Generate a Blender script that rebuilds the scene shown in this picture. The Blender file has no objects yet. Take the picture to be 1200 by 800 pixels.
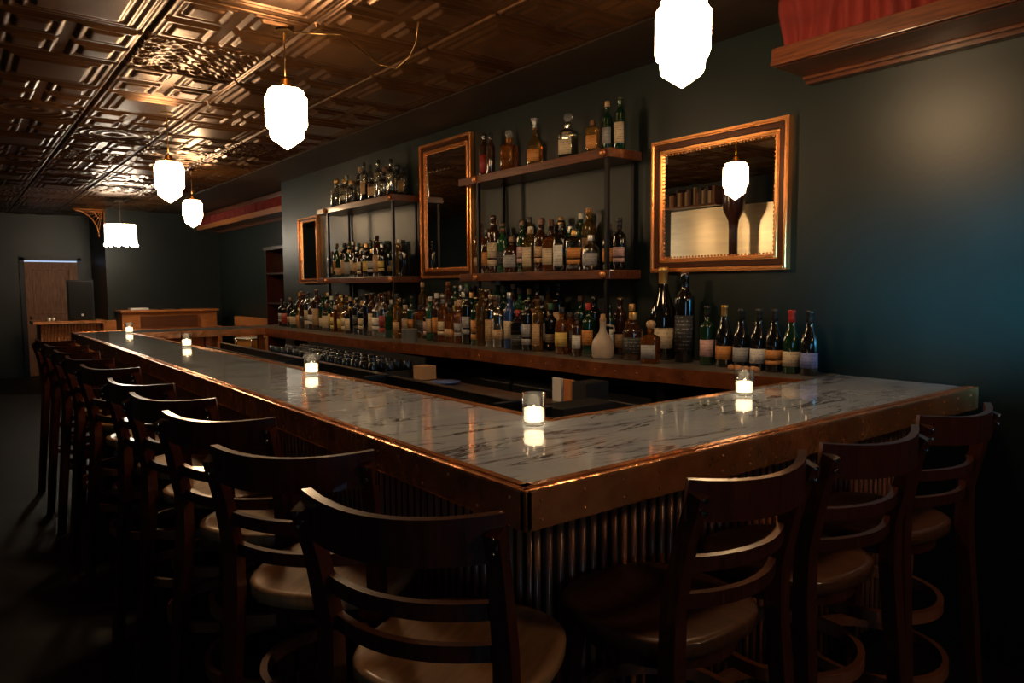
import bpy, bmesh, math, random
import numpy as np
from mathutils import Vector, Matrix
PI = math.pi
S = bpy.context.scene
COL = S.collection
random.seed(7)

# ------------------------------------------------------------------ camera, world, lights, exposure
EYE = 1.48
yaw, pit, roll = math.radians(37.82), math.radians(4.41), math.radians(-0.38)
fw = Vector((math.sin(yaw)*math.cos(pit), math.cos(yaw)*math.cos(pit), -math.sin(pit)))
rt = Vector((math.cos(yaw), -math.sin(yaw), 0)); up = rt.cross(fw)
r2 = rt*math.cos(roll) + up*math.sin(roll); u2 = -rt*math.sin(roll) + up*math.cos(roll)
cd = bpy.data.cameras.new('camera'); cam = bpy.data.objects.new('camera', cd); COL.objects.link(cam)
cam.matrix_world = Matrix(((r2.x, u2.x, -fw.x, 0), (r2.y, u2.y, -fw.y, 0), (r2.z, u2.z, -fw.z, EYE), (0, 0, 0, 1)))
cd.sensor_width = 36; cd.lens = 848/1200*36; cd.clip_start = 0.05
S.camera = cam
S.view_settings.view_transform = 'Standard'; S.view_settings.look = 'None'
S.view_settings.gamma = 1; S.view_settings.use_curve_mapping = False
S.view_settings.exposure = 0.08
w = bpy.data.worlds.new('world'); S.world = w; w.use_nodes = True
w.node_tree.nodes['Background'].inputs[0].default_value = (0.25, 0.32, 0.45, 1)
w.node_tree.nodes['Background'].inputs[1].default_value = 0.02

LAMP_E = 42.0        # glowing shades over the bar
STAGE_E = 19.0       # fringed stage lamp
def area(name, loc, target, sx, sy, power, col):
    l = bpy.data.lights.new(name, 'AREA'); l.shape = 'RECTANGLE'; l.size = sx; l.size_y = sy
    l.energy = power; l.color = col
    o = bpy.data.objects.new(name, l); COL.objects.link(o); o.location = loc
    o.rotation_euler = (Vector(target)-Vector(loc)).to_track_quat('-Z', 'Y').to_euler(); return o
# dusk daylight through the street window behind the camera
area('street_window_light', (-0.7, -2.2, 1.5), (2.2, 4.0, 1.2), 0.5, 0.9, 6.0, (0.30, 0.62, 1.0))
def spot(name, loc, target, ang, blend, power, col, rad=0.15):
    l = bpy.data.lights.new(name, 'SPOT'); l.spot_size = math.radians(ang); l.spot_blend = blend
    l.energy = power; l.color = col; l.shadow_soft_size = rad
    o = bpy.data.objects.new(name, l); COL.objects.link(o); o.location = loc
    o.rotation_euler = (Vector(target)-Vector(loc)).to_track_quat('-Z', 'Y').to_euler(); return o
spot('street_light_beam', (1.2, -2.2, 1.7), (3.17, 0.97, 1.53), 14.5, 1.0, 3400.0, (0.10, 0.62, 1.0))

# ------------------------------------------------------------------ materials
MATS = {}
def nt(name):
    m = bpy.data.materials.new(name); m.use_nodes = True; MATS[name] = m
    t = m.node_tree; return m, t, t.nodes['Principled BSDF']
def N(t, kind, **kw):
    n = t.nodes.new(kind)
    for k, v in kw.items():
        if k in n.inputs: n.inputs[k].default_value = v
        else: setattr(n, k, v)
    return n
def simple(name, col, rough=.5, metal=0, coat=0, spec=.5, emit=None, es=0, trans=0, ior=1.45, noise=0, nscale=20, bump=0, bscale=40, stretch=None):
    m, t, b = nt(name)
    b.inputs['Base Color'].default_value = (*col, 1); b.inputs['Roughness'].default_value = rough
    b.inputs['Metallic'].default_value = metal; b.inputs['Coat Weight'].default_value = coat
    b.inputs['Coat Roughness'].default_value = .08
    b.inputs['Specular IOR Level'].default_value = spec
    b.inputs['Transmission Weight'].default_value = trans; b.inputs['IOR'].default_value = ior
    if emit: b.inputs['Emission Color'].default_value = (*emit, 1); b.inputs['Emission Strength'].default_value = es
    if noise or bump:
        tc = N(t, 'ShaderNodeTexCoord'); mp = N(t, 'ShaderNodeMapping')
        if stretch: mp.inputs['Scale'].default_value = stretch
        t.links.new(tc.outputs['Object'], mp.inputs[0])
    if noise:
        n = N(t, 'ShaderNodeTexNoise', Scale=nscale, Detail=5.0); t.links.new(mp.outputs[0], n.inputs['Vector'])
        r = N(t, 'ShaderNodeValToRGB'); e = r.color_ramp.elements
        e[0].position = .3; e[1].position = .7
        e[0].color = (*[c*(1-noise) for c in col], 1); e[1].color = (*[min(1, c*(1+noise)) for c in col], 1)
        t.links.new(n.outputs[0], r.inputs[0]); t.links.new(r.outputs[0], b.inputs['Base Color'])
    if bump:
        n = N(t, 'ShaderNodeTexNoise', Scale=bscale, Detail=3.0); t.links.new(mp.outputs[0], n.inputs['Vector'])
        bp = N(t, 'ShaderNodeBump', Strength=bump, Distance=.01)
        t.links.new(n.outputs[0], bp.inputs['Height']); t.links.new(bp.outputs[0], b.inputs['Normal'])
    return m
simple('wall_paint', (.0052, .0122, .0108), .40, spec=.55, noise=.18, nscale=3, bump=.05, bscale=45)
simple('floor', (.012, .012, .012), .55, noise=.4, nscale=4)
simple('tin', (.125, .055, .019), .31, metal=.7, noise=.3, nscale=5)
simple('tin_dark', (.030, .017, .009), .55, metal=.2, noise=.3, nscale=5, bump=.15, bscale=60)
simple('copper', (.78, .29, .11), .24, metal=.7, noise=.4, nscale=9, bump=.7, bscale=16)
simple('old_copper', (.28, .085, .03), .34, metal=.6, noise=.4, nscale=12, bump=.35, bscale=25)
simple('shelf_wood', (.12, .036, .014), .32, coat=.4, noise=.45, nscale=6, stretch=(14, 1.2, 14))
simple('stool_wood', (.060, .014, .007), .28, coat=.5, noise=.4, nscale=7, stretch=(10, 10, 1.5))
simple('seat_wood_light', (.34, .17, .07), .45, coat=.2, noise=.25, nscale=5, stretch=(12, 1.5, 1))
simple('ring_wood', (.26, .085, .035), .3, coat=.5, noise=.3, nscale=5)
simple('seat_wood', (.09, .033, .013), .34, coat=.4, noise=.35, nscale=5, stretch=(12, 1.5, 1))
simple('slat_wood', (.34, .115, .045), .30, coat=.3, noise=.3, nscale=5, stretch=(10, 10, 1.5))
simple('oak', (.45, .15, .038), .35, coat=.3, noise=.3, nscale=4, stretch=(1.5, 10, 10))
simple('door_wood', (.36, .15, .07), .5, noise=.3, nscale=4, stretch=(10, 10, 1.5))
simple('gilt', (.95, .42, .15), .25, metal=.8, noise=.05, nscale=18)
simple('gilt_dark', (.085, .028, .012), .3, metal=.4, noise=.15, nscale=18)
simple('mirror', (.86, .84, .80), .01, metal=1)
simple('black_steel', (.012, .012, .014), .38, metal=.6)
simple('black_plastic', (.006, .006, .007), .6, bump=.2, bscale=300)
simple('stainless', (.42, .42, .43), .28, metal=1, noise=.15, nscale=4, stretch=(1, 12, 1))
simple('bright_stainless', (.92, .80, .58), .33, metal=1, noise=.1, nscale=2, stretch=(1, 1, 8))
simple('dark_cabinet', (.018, .020, .024), .4, metal=.2)
simple('zinc', (.20, .18, .16), .28, metal=.1, coat=.3, noise=.3, nscale=8)
simple('red_curtain', (.19, .016, .010), .85, noise=.2, nscale=8)
simple('lamp_glass', (.9, .85, .75), .3, emit=(1, .66, .35), es=LAMP_E)
simple('stage_glass', (.9, .9, .85), .3, emit=(1, .86, .66), es=STAGE_E)
simple('brass', (.45, .27, .10), .3, metal=1)
simple('glowing_wax', (.9, .85, .75), .5, emit=(1, .72, .42), es=3.0)  # emission stands in for flame light shining through the wax
simple('flame', (1, .8, .4), .5, emit=(1, .6, .25), es=20)
def thin_glass(name, tint, rough=.02, base=.08):
    m, t, b = nt(name); t.nodes.remove(b)
    out = [n for n in t.nodes if n.type == 'OUTPUT_MATERIAL'][0]
    tr = N(t, 'ShaderNodeBsdfTransparent'); tr.inputs[0].default_value = (*tint, 1)
    gl = N(t, 'ShaderNodeBsdfGlossy'); gl.inputs['Roughness'].default_value = rough; gl.inputs[0].default_value = (1, 1, 1, 1)
    fr = N(t, 'ShaderNodeLayerWeight', Blend=.5); pw = N(t, 'ShaderNodeMath', operation='POWER'); pw.inputs[1].default_value = 2.4
    ml = N(t, 'ShaderNodeMath', operation='MULTIPLY_ADD'); ml.inputs[1].default_value = 1.0; ml.inputs[2].default_value = base; ml.use_clamp = True
    mxs = N(t, 'ShaderNodeMixShader'); t.links.new(fr.outputs['Facing'], pw.inputs[0]); t.links.new(pw.outputs[0], ml.inputs[0]); t.links.new(ml.outputs[0], mxs.inputs[0])
    t.links.new(tr.outputs[0], mxs.inputs[1]); t.links.new(gl.outputs[0], mxs.inputs[2]); t.links.new(mxs.outputs[0], out.inputs[0])
    return m
thin_glass('clear_glass', (.93, .94, .93))
thin_glass('rack_glass', (.40, .42, .43), .10, .07)
simple('stopper_glass', (.9, .9, .88), .03, trans=.9)
simple('white_paper', (.75, .72, .68), .6)
simple('orange_paper', (.55, .20, .06), .6)
simple('blue_plate', (.10, .22, .65), .3, coat=.4)
simple('tan_card', (.40, .24, .13), .7)
simple('grey_enamel', (.17, .18, .18), .35, coat=.5)
simple('drum_wood', (.80, .36, .08), .3, coat=.5, noise=.2, nscale=4)
simple('drum_skin', (.75, .72, .64), .6)
simple('chrome', (.7, .7, .72), .12, metal=1)
simple('cork', (.45, .27, .14), .8, noise=.2, nscale=60)
simple('jug_clay', (.50, .40, .31), .45, coat=.3, noise=.12, nscale=10)
simple('bread', (.48, .24, .12), .7, noise=.3, nscale=20)
simple('book_brown', (.22, .10, .05), .6); simple('book_tan', (.45, .30, .16), .6); simple('book_dark', (.06, .04, .035), .6)
simple('leak_light', (.5, .6, .8), .5, emit=(.5, .7, 1), es=.8)

GLASS = {
 'dark green': simple('g_green', (.006, .030, .012), .05, coat=1),
 'amber': simple('g_amber', (.50, .17, .035), .04, trans=.85),
 'brown': simple('g_brown', (.035, .012, .005), .05, coat=1),
 'black': simple('g_black', (.006, .006, .007), .06, coat=1),
 'clear': thin_glass('g_clear', (.78, .78, .72), .09, .17),
 'golden': simple('g_golden', (.85, .50, .14), .03, trans=.95),
 'green': simple('g_olive', (.03, .12, .05), .04, trans=.5),
 'blue': simple('g_blue', (.02, .05, .16), .05, coat=1),
}
PAPER = {'cream': (.62, .50, .34), 'white': (.72, .70, .66), 'tan': (.50, .32, .17), 'orange': (.62, .26, .07),
 'yellow': (.66, .48, .13), 'grey': (.36, .36, .37), 'red': (.34, .04, .03), 'pink': (.66, .42, .40),
 'blue': (.20, .24, .52), 'black': (.03, .03, .03)}
CAPC = {'black': (.015, .015, .015), 'gold': (.65, .38, .12), 'red': (.45, .03, .02), 'cork': (.5, .32, .18),
 'white': (.65, .62, .56), 'brown': (.14, .06, .03), 'silver': (.55, .55, .56), 'green': (.03, .12, .05)}
LAB, CAP = {}, {}
for k, c in PAPER.items():
    m, t, b = nt('label_'+k); b.inputs['Roughness'].default_value = .6
    tc = N(t, 'ShaderNodeTexCoord'); mp = N(t, 'ShaderNodeMapping'); mp.inputs['Scale'].default_value = (1, 1, 1)
    t.links.new(tc.outputs['Object'], mp.inputs[0])
    wv = N(t, 'ShaderNodeTexWave', Scale=22.0, Distortion=0.0, bands_direction='Z')   # printed lines
    t.links.new(mp.outputs[0], wv.inputs[0])
    nz = N(t, 'ShaderNodeTexNoise', Scale=160.0, Detail=1.0); t.links.new(mp.outputs[0], nz.inputs['Vector'])
    mu = N(t, 'ShaderNodeMath', operation='MULTIPLY'); t.links.new(wv.outputs['Fac'], mu.inputs[0]); t.links.new(nz.outputs[0], mu.inputs[1])
    r = N(t, 'ShaderNodeValToRGB'); r.color_ramp.interpolation = 'CONSTANT'
    e = r.color_ramp.elements; e[0].position = 0; e[1].position = .50
    e[0].color = (*c, 1)
    d = .35 if k != 'black' else 8
    e[1].color = (*[min(1, x*d) for x in c], 1)
    t.links.new(mu.outputs[0], r.inputs[0]); t.links.new(r.outputs[0], b.inputs['Base Color']); LAB[k] = m
for k, c in CAPC.items():
    CAP[k] = simple('cap_'+k, c, .35, metal=.8 if k in ('gold', 'silver') else 0, coat=.3 if k != 'cork' else 0)

# marble
m, t, b = nt('marble')
tc = N(t, 'ShaderNodeTexCoord'); mp = N(t, 'ShaderNodeMapping'); mp.inputs['Rotation'].default_value = (0, 0, math.radians(32)); mp.inputs['Scale'].default_value = (1.0, 4.2, 1)
t.links.new(tc.outputs['Object'], mp.inputs[0])
n1 = N(t, 'ShaderNodeTexNoise', Scale=2.4, Detail=7.0, Roughness=.6, Distortion=1.0); t.links.new(mp.outputs[0], n1.inputs['Vector'])
r1 = N(t, 'ShaderNodeValToRGB'); e = r1.color_ramp.elements
e[0].position = .455; e[0].color = (0, 0, 0, 1); e[1].position = .535; e[1].color = (0, 0, 0, 1)
q = e.new(.498); q.color = (1, 1, 1, 1)
t.links.new(n1.outputs[0], r1.inputs[0])
n2 = N(t, 'ShaderNodeTexNoise', Scale=3.0, Detail=4.0); t.links.new(mp.outputs[0], n2.inputs['Vector'])
r2_ = N(t, 'ShaderNodeValToRGB'); e = r2_.color_ramp.elements; e[0].position = .44; e[1].position = .56
t.links.new(n2.outputs[0], r2_.inputs[0])
mul = N(t, 'ShaderNodeMath', operation='MULTIPLY'); t.links.new(r1.outputs[0], mul.inputs[0]); t.links.new(r2_.outputs[0], mul.inputs[1])
n3 = N(t, 'ShaderNodeTexNoise', Scale=1.3, Detail=3.0); t.links.new(mp.outputs[0], n3.inputs['Vector'])
r3 = N(t, 'ShaderNodeValToRGB'); e = r3.color_ramp.elements; e[0].position = .35; e[1].position = .65
e[0].color = (.68, .77, .96, 1); e[1].color = (.80, .90, 1.0, 1)
t.links.new(n3.outputs[0], r3.inputs[0])
mx = N(t, 'ShaderNodeMix', data_type='RGBA'); t.links.new(mul.outputs[0], mx.inputs[0]); t.links.new(r3.outputs[0], mx.inputs[6]); mx.inputs[7].default_value = (.035, .028, .028, 1)
t.links.new(mx.outputs[2], b.inputs['Base Color'])
b.inputs['Roughness'].default_value = .10; b.inputs['Coat Weight'].default_value = 1; b.inputs['Coat Roughness'].default_value = .035
n4 = N(t, 'ShaderNodeTexNoise', Scale=14.0, Detail=2.0); t.links.new(tc.outputs['Object'], n4.inputs['Vector'])
bp = N(t, 'ShaderNodeBump', Strength=.06, Distance=.01); t.links.new(n4.outputs[0], bp.inputs['Height'])
t.links.new(bp.outputs[0], b.inputs['Normal']); t.links.new(bp.outputs[0], b.inputs['Coat Normal'])

# ------------------------------------------------------------------ mesh helpers
class MB:
    def __init__(s): s.b = bmesh.new()
    def box(s, x0, x1, y0, y1, z0, z1, bev=0):
        vs = [s.b.verts.new((x, y, z)) for z in (z0, z1) for x, y in ((x0, y0), (x1, y0), (x1, y1), (x0, y1))]
        fs = [s.b.faces.new([vs[i] for i in f]) for f in ((3, 2, 1, 0), (4, 5, 6, 7), (0, 1, 5, 4), (1, 2, 6, 5), (2, 3, 7, 6), (3, 0, 4, 7))]
        if bev:
            ed = list({e for f in fs for e in f.edges}); bmesh.ops.bevel(s.b, geom=ed, offset=bev, segments=2, affect='EDGES', profile=.6)
        return s
    def lathe(s, prof, seg=20, c=(0, 0, 0), sq=0, sx=1, sy=1, smooth=True):
        """profile of (r,z); sq>0 squares the section"""
        rings = []
        for r, z in prof:
            ring = []
            for i in range(seg):
                a = 2*PI*(i+.5)/seg; ca, sa = math.cos(a), math.sin(a)
                k = 1
                if sq:
                    n = 2+sq*6; k = (abs(ca)**n+abs(sa)**n)**(-1/n)
                ring.append(s.b.verts.new((c[0]+r*k*ca*sx, c[1]+r*k*sa*sy, c[2]+z)))
            rings.append(ring)
        for a, b_ in zip(rings, rings[1:]):
            for i in range(seg):
                f = s.b.faces.new((a[i], a[(i+1) % seg], b_[(i+1) % seg], b_[i])); f.smooth = smooth
        if prof[0][0] > 1e-5: s.b.faces.new(rings[0][::-1])
        if prof[-1][0] > 1e-5: s.b.faces.new(rings[-1])
        return s
    def tube(s, pts, rad, seg=8, rect=None, updir=(0, 0, 1), closed=False):
        """sweep; rad may be list; rect=(w,h) sweeps a rectangle with h along updir"""
        P = [Vector(p) for p in pts]; n = len(P); rings = []
        for i, p in enumerate(P):
            if closed: d = P[(i+1) % n]-P[i-1]
            else: d = P[min(i+1, n-1)]-P[max(i-1, 0)]
            d.normalize(); u = Vector(updir)
            if abs(d.dot(u)) > .95: u = Vector((1, 0, 0)) if abs(d.x) < .9 else Vector((0, 1, 0))
            sd = d.cross(u).normalized(); uu = sd.cross(d).normalized()
            if rect:
                w_, h_ = rect if not isinstance(rect[0], (tuple, list)) else rect[i]
                ring = [s.b.verts.new(p+sd*a*w_/2+uu*c_*h_/2) for a, c_ in ((-1, -1), (1, -1), (1, 1), (-1, 1))]
            else:
                r = rad[i] if isinstance(rad, (list, tuple)) else rad
                ring = [s.b.verts.new(p+(sd*math.cos(2*PI*k/seg)+uu*math.sin(2*PI*k/seg))*r) for k in range(seg)]
            rings.append(ring)
        m_ = len(rings[0]); pairs = list(zip(rings, rings[1:]))
        if closed: pairs.append((rings[-1], rings[0]))
        for a, b_ in pairs:
            for k in range(m_):
                f = s.b.faces.new((a[k], a[(k+1) % m_], b_[(k+1) % m_], b_[k])); f.smooth = not rect
        if not closed: s.b.faces.new(rings[0][::-1]); s.b.faces.new(rings[-1])
        return s
    def prism(s, poly, z0, z1):
        a = [s.b.verts.new((x, y, z0)) for x, y in poly]; b_ = [s.b.verts.new((x, y, z1)) for x, y in poly]
        n = len(poly); s.b.faces.new(a[::-1]); s.b.faces.new(b_)
        for i in range(n): s.b.faces.new((a[i], a[(i+1) % n], b_[(i+1) % n], b_[i]))
        return s
    def ball(s, c, r, seg=10, sz=1):
        prof = [(max(1e-6, r*math.sin(PI*i/seg)), -r*math.cos(PI*i/seg)*sz) for i in range(seg+1)]
        prof[0] = (r*.02, -r*sz); prof[-1] = (r*.02, r*sz)
        return s.lathe(prof, 12, c)
    def xf(s, M): bmesh.ops.transform(s.b, matrix=M, verts=s.b.verts); return s
    def mesh(s, name, mat):
        bmesh.ops.recalc_face_normals(s.b, faces=s.b.faces)
        me = bpy.data.meshes.new(name); s.b.to_mesh(me); s.b.free()
        if mat: me.materials.append(mat if not isinstance(mat, str) else MATS[mat])
        return me
    def build(s, name, mat, parent=None, loc=None):
        return link(name, s.mesh(name, mat), parent, loc)
def link(name, me, parent=None, loc=None):
    o = bpy.data.objects.new(name, me); COL.objects.link(o)
    if parent: o.parent = parent
    if loc: o.location = loc
    return o
def tag(o, label=None, cat=None, group=None, kind=None):
    for k, v in (('label', label), ('category', cat), ('group', group), ('kind', kind)):
        if v: o[k] = v
    return o
def empty(name, label, cat, loc=(0, 0, 0), rz=0, group=None):
    o = bpy.data.objects.new(name, None); COL.objects.link(o); o.location = loc; o.rotation_euler = (0, 0, rz); o.empty_display_size = .1
    return tag(o, label, cat, group)
def sub(name, mb, mat, part, root):
    mb.xf(Matrix.Translation(-Vector(root.location))); return mb.build(name, mat, part)
def copy_tree(o, parent=None):
    c = o.copy(); COL.objects.link(c)
    if parent: c.parent = parent
    for ch in list(o.children): copy_tree(ch, c)
    return c
def struct(name, mb, mat): return tag(mb.build(name, mat), kind='structure')

# ------------------------------------------------------------------ the room
CZ = 2.73; WX = 3.17
XL, YB, YF1, YF2 = -1.1, -2.6, 13.1, 14.6
struct('floor', MB().box(XL-.1, 3.9, YB-.1, YF2+.1, -.1, 0), 'floor')
struct('wall_right', MB().prism([(WX, YB), (WX, 8.52), (3.75, 8.52), (3.75, 8.62), (3.85, 8.62), (3.85, YB)], 0, CZ+.1), 'wall_paint')
struct('wall_alcove', MB().box(3.75, 3.85, 8.62, YF1+.1, 0, CZ+.1), 'wall_paint')
struct('wall_far', MB().prism([(2.0, YF1), (3.75, YF1), (3.75, YF1+.1), (2.1, YF1+.1), (2.1, YF2), (2.0, YF2)], 0, CZ+.1), 'wall_paint')
struct('wall_back', MB().box(XL, 2.1, YF2, YF2+.1, 0, CZ+.1), 'wall_paint')
struct('wall_left', MB().box(XL-.1, XL, YB, YF2+.1, 0, CZ+.1), 'wall_paint')
struct('wall_front', MB().box(XL-.1, 3.85, YB-.1, YB, 0, CZ+.1), 'wall_paint')
# pressed tin ceiling: real relief
def ceiling():
    T = .61; KF, KC = 64, 10; x0, y0 = .83-T*4, 3.98-T*11; nx, ny = 7, 29
    Ks = [KF if 8 <= j <= 21 else KC for j in range(ny)]; K = KF
    def nested(U, V, steps, a0=.06, gap=.05, h=.007):
        d = np.minimum(np.minimum(U, 1-U), np.minimum(V, 1-V)); z = np.zeros_like(U)
        for i in range(steps): z += h*np.clip((d-(a0+gap*i))/.016, 0, 1)*(1 if i % 2 == 0 else -.55)
        return z
    def quad(U, V):
        return nested((U*2) % 1, (V*2) % 1, 3, .10, .085, .013)
    def seam(U, V): d = np.minimum(np.minimum(U, 1-U), np.minimum(V, 1-V)); return -.012*np.exp(-(d/.012)**2)+.012*np.exp(-((d-.032)/.014)**2)
    def wide(U, V): return nested(U, V, 5, .055, .040, .012)
    def orn(U, V):
        a, b_ = (U*4) % 1-.5, (V*4) % 1-.5; r = np.hypot(a, b_)
        return .006*np.cos(r*22)*np.clip(1-r*1.6, 0, 1)*2 + .005*np.sin(U*52)*np.sin(V*52)
    def medal(U, V):
        r = np.hypot(U-.5, V-.5); return .010*np.exp(-((r-.40)/.02)**2)+.008*np.exp(-((r-.30)/.015)**2)+.007*np.cos(r*40)*np.clip(1-r*3.5, 0, 1) + .006*np.sin(U*30)*np.sin(V*30)*(r > .42)
    X = x0+T*np.arange(nx*K+1)/K
    Y = np.concatenate([y0+T*(j+np.arange(k)/k) for j, k in enumerate(Ks)]+[[y0+T*ny]])
    Z = np.full((len(X), len(Y)), 0.); c0 = 0
    for j in range(ny):
        U, V = np.meshgrid(np.arange(K)/K, np.arange(Ks[j])/Ks[j], indexing='ij')
        for i in range(nx):
            gi, gj = i-4, j-11
            if gi == 0 and gj == 0: f = orn
            elif gj >= 3 and (gi*3+gj*5) % 4 == 0: f = medal
            elif gj >= 4 and (gi+gj) % 5 == 1: f = orn
            elif (gi+gj) % 2 == 0: f = wide
            else: f = quad
            Z[i*K:(i+1)*K, c0:c0+Ks[j]] = -f(U, V)-seam(U, V)
        c0 += Ks[j]
    # border beyond the last full tile is plain sheet
    edge = X > x0+T*7-.001
    rng = np.random.RandomState(3)
    wob = np.zeros_like(Z)
    for _ in range(24):
        kx, ky, ph = rng.uniform(-9, 9), rng.uniform(-9, 9), rng.uniform(0, 6)
        wob += .0002*np.sin(kx*X[:, None]+ky*Y[None, :]+ph)
    Z = CZ+Z+wob
    n, m_ = Z.shape
    co = np.empty((n*m_, 3)); co[:, 0] = np.repeat(X, m_); co[:, 1] = np.tile(Y, n); co[:, 2] = Z.ravel()
    idx = np.arange(n*m_).reshape(n, m_)
    q = np.stack([idx[:-1, :-1], idx[:-1, 1:], idx[1:, 1:], idx[1:, :-1]], -1).reshape(-1, 4)
    me = bpy.data.meshes.new('ceiling'); me.vertices.add(len(co)); me.vertices.foreach_set('co', co.ravel())
    me.loops.add(q.size); me.loops.foreach_set('vertex_index', q.ravel().astype(np.int32))
    me.polygons.add(len(q)); me.polygons.foreach_set('loop_start', np.arange(0, q.size, 4, dtype=np.int32))
    me.polygons.foreach_set('loop_total', np.full(len(q), 4, dtype=np.int32))
    me.update(calc_edges=True); me.validate(); me.polygons.foreach_set('use_smooth', [True]*len(q))
    me.materials.append(MATS['tin'])
    o = link('ceiling', me); tag(o, kind='structure')
    print('ceiling x', X[0], X[-1], 'y', Y[0], Y[-1])
ceiling()
struct('ceiling_slab', MB().box(XL-.1, 3.85, YB-.1, YF2+.1, CZ+.04, CZ+.14), 'tin_dark')
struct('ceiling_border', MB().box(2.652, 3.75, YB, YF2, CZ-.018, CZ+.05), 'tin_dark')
struct('baseboard_right', MB().box(WX-.015, WX, YB, 1.02, 0, .12), 'wall_paint')

# ------------------------------------------------------------------ bar counter (one U shaped bar)
BZ = 1.07
bar = empty('bar_counter', 'long U-shaped bar with white marble top, copper edging and fluted front', 'bar counter', (1.2, 1.4, 0))
def child(name, mb, mat, parent):
    mb.xf(Matrix.Translation(-Vector(parent.location))); return mb.build(name, mat, parent)
OX, IX, IX2, OY, IY = .905, 1.432, 1.30, 1.12, 1.645
FY0, FY1 = 7.25, 7.85       # far arm
e_ = .022
# marble: long arm, short arm, far arm as one U outline (hole not needed: open at the wall side by the back counter)
top = MB()
poly = [(OX, OY), (WX-.012, OY), (WX-.012, IY), (IX, IY), (IX2, FY0), (2.50, FY0), (2.50, FY1), (OX, FY1)]
top.prism(poly, BZ-.03, BZ); child('marble_top', top, 'marble', bar)
cu = MB()
def strip(mb, pts, w, z0, z1):       # left-hand offset strip along open path
    for (ax, ay), (bx_, by) in zip(pts, pts[1:]):
        d = Vector((bx_-ax, by-ay)).normalized(); nrm = Vector((-d.y, d.x))*w; ex = d*abs(w)
        mb.prism([(ax-ex.x*0, ay-ex.y*0), (bx_, by), (bx_+nrm.x, by+nrm.y), (ax+nrm.x, ay+nrm.y)], z0, z1)
AP = .084
# outer apron with a rounded bullnose strip on top
cu.box(OX-e_, OX, OY-e_, FY1+e_, BZ-AP, BZ+.003, .006)
cu.box(OX-e_, WX-.004, OY-e_, OY, BZ-AP, BZ+.003, .006)
cu.box(OX-.002, OX+.016, OY, FY1, BZ-.001, BZ+.005)
cu.box(OX-.002, WX-.012, OY-.002, OY+.018, BZ-.001, BZ+.005)
cu.prism([(IX-.016, IY), (IX+.010, IY), (IX2+.010, FY0), (IX2-.016, FY0)], BZ-.05, BZ+.005)
cu.box(IX-.016, WX-.45, IY-.006, IY+.012, BZ-.05, BZ+.005, .003)
cu.box(IX2, 2.50, FY0-.012, FY0+.012, BZ-.06, BZ+.005, .003)
cu.box(OX, 2.50, FY1-.003, FY1+.018, BZ-AP, BZ+.003, .003)
for k in range(60):     # nails
    y = OY+.03+k*.115
    if y < FY1: cu.ball((OX-e_, y, BZ-.02-(k % 2)*.045), .0045, 5)
for k in range(19):
    for dz in (.022, .062):
        cu.ball((OX+.02+k*.12, OY-e_, BZ-dz), .0045, 5)
child('copper_edging', cu, 'copper', bar)
# fluted front
fl = MB(); px0, py0 = OX+.18, OY+.20
fb0 = MB(); fb0.box(px0, px0+.03, py0, 7.6, .12, BZ-.03); fb0.box(px0, WX-.01, py0, py0+.03, .12, BZ-.03)
child('backing_board', fb0, 'black_plastic', bar)
y = py0+.012
while y < 7.6:
    fl.tube([(px0, y, .13), (px0, y, BZ-.03)], .0095, 8); y += .038
x = px0+.012
while x < WX-.02:
    fl.tube([(x, py0, .13), (x, py0, BZ-.03)], .0095, 8); x += .038
child('fluted_panel', fl, 'slat_wood', bar)
kp = MB(); kp.box(px0+.035, px0+.07, py0+.04, 7.6, 0, .13); kp.box(px0+.04, WX-.01, py0+.04, py0+.08, 0, .13)
child('kickplate', kp, 'black_steel', bar)
ip = MB(); ip.box(IX2-.06, IX2-.03, IY-.06, FY0, 0.02, BZ-.03); ip.box(IX2-.06, WX-.45, IY-.06, IY-.03, .02, BZ-.03)
ip.box(px0+.08, IX2-.03, 7.57, 7.6, .0, BZ-.03)
child('inner_panel', ip, 'black_steel', bar)
for lx in (1.93, 2.44): child('support_post', MB().box(lx, lx+.05, 7.3, 7.35, 0, BZ-.03), 'old_copper', bar)

# ------------------------------------------------------------------ back counter along the wall
bc = empty('back_counter', 'dark wood back bar counter with copper front edge under the bottle shelves', 'counter', (2.9, 4.5, 0))
front = [(2.86, 1.655), (2.70, 2.75), (2.68, 3.9), (2.52, 5.0), (2.50, 7.85)]
cp = [(WX-.012, 1.655)]+front+[(WX-.012, 7.85)]
child('worktop', MB().prism(cp, BZ-.055, BZ+.002), 'zinc', bc)
ed = MB()
for (ax, ay), (bx_, by) in zip(front, front[1:]):
    ed.prism([(ax-.018, ay), (ax+.004, ay), (bx_+.004, by), (bx_-.018, by)], BZ-.07, BZ+.004)
for i in range(22):
    y = 4.95-i*.13
    x = np.interp(y, [p[1] for p in front], [p[0] for p in front])
    ed.ball((x-.019, y, BZ-.035), .006, 5)
child('copper_edge', ed, 'old_copper', bc)
child('back_panel', MB().box(3.02, 3.05, 1.7, 7.8, .02, BZ-.055), 'dark_cabinet', bc)
for y in (2.35, 5.0, 7.2):
    child('support_panel', MB().box(2.78, 3.02, y, y+.05, .0, BZ-.055), 'black_steel', bc)
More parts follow.
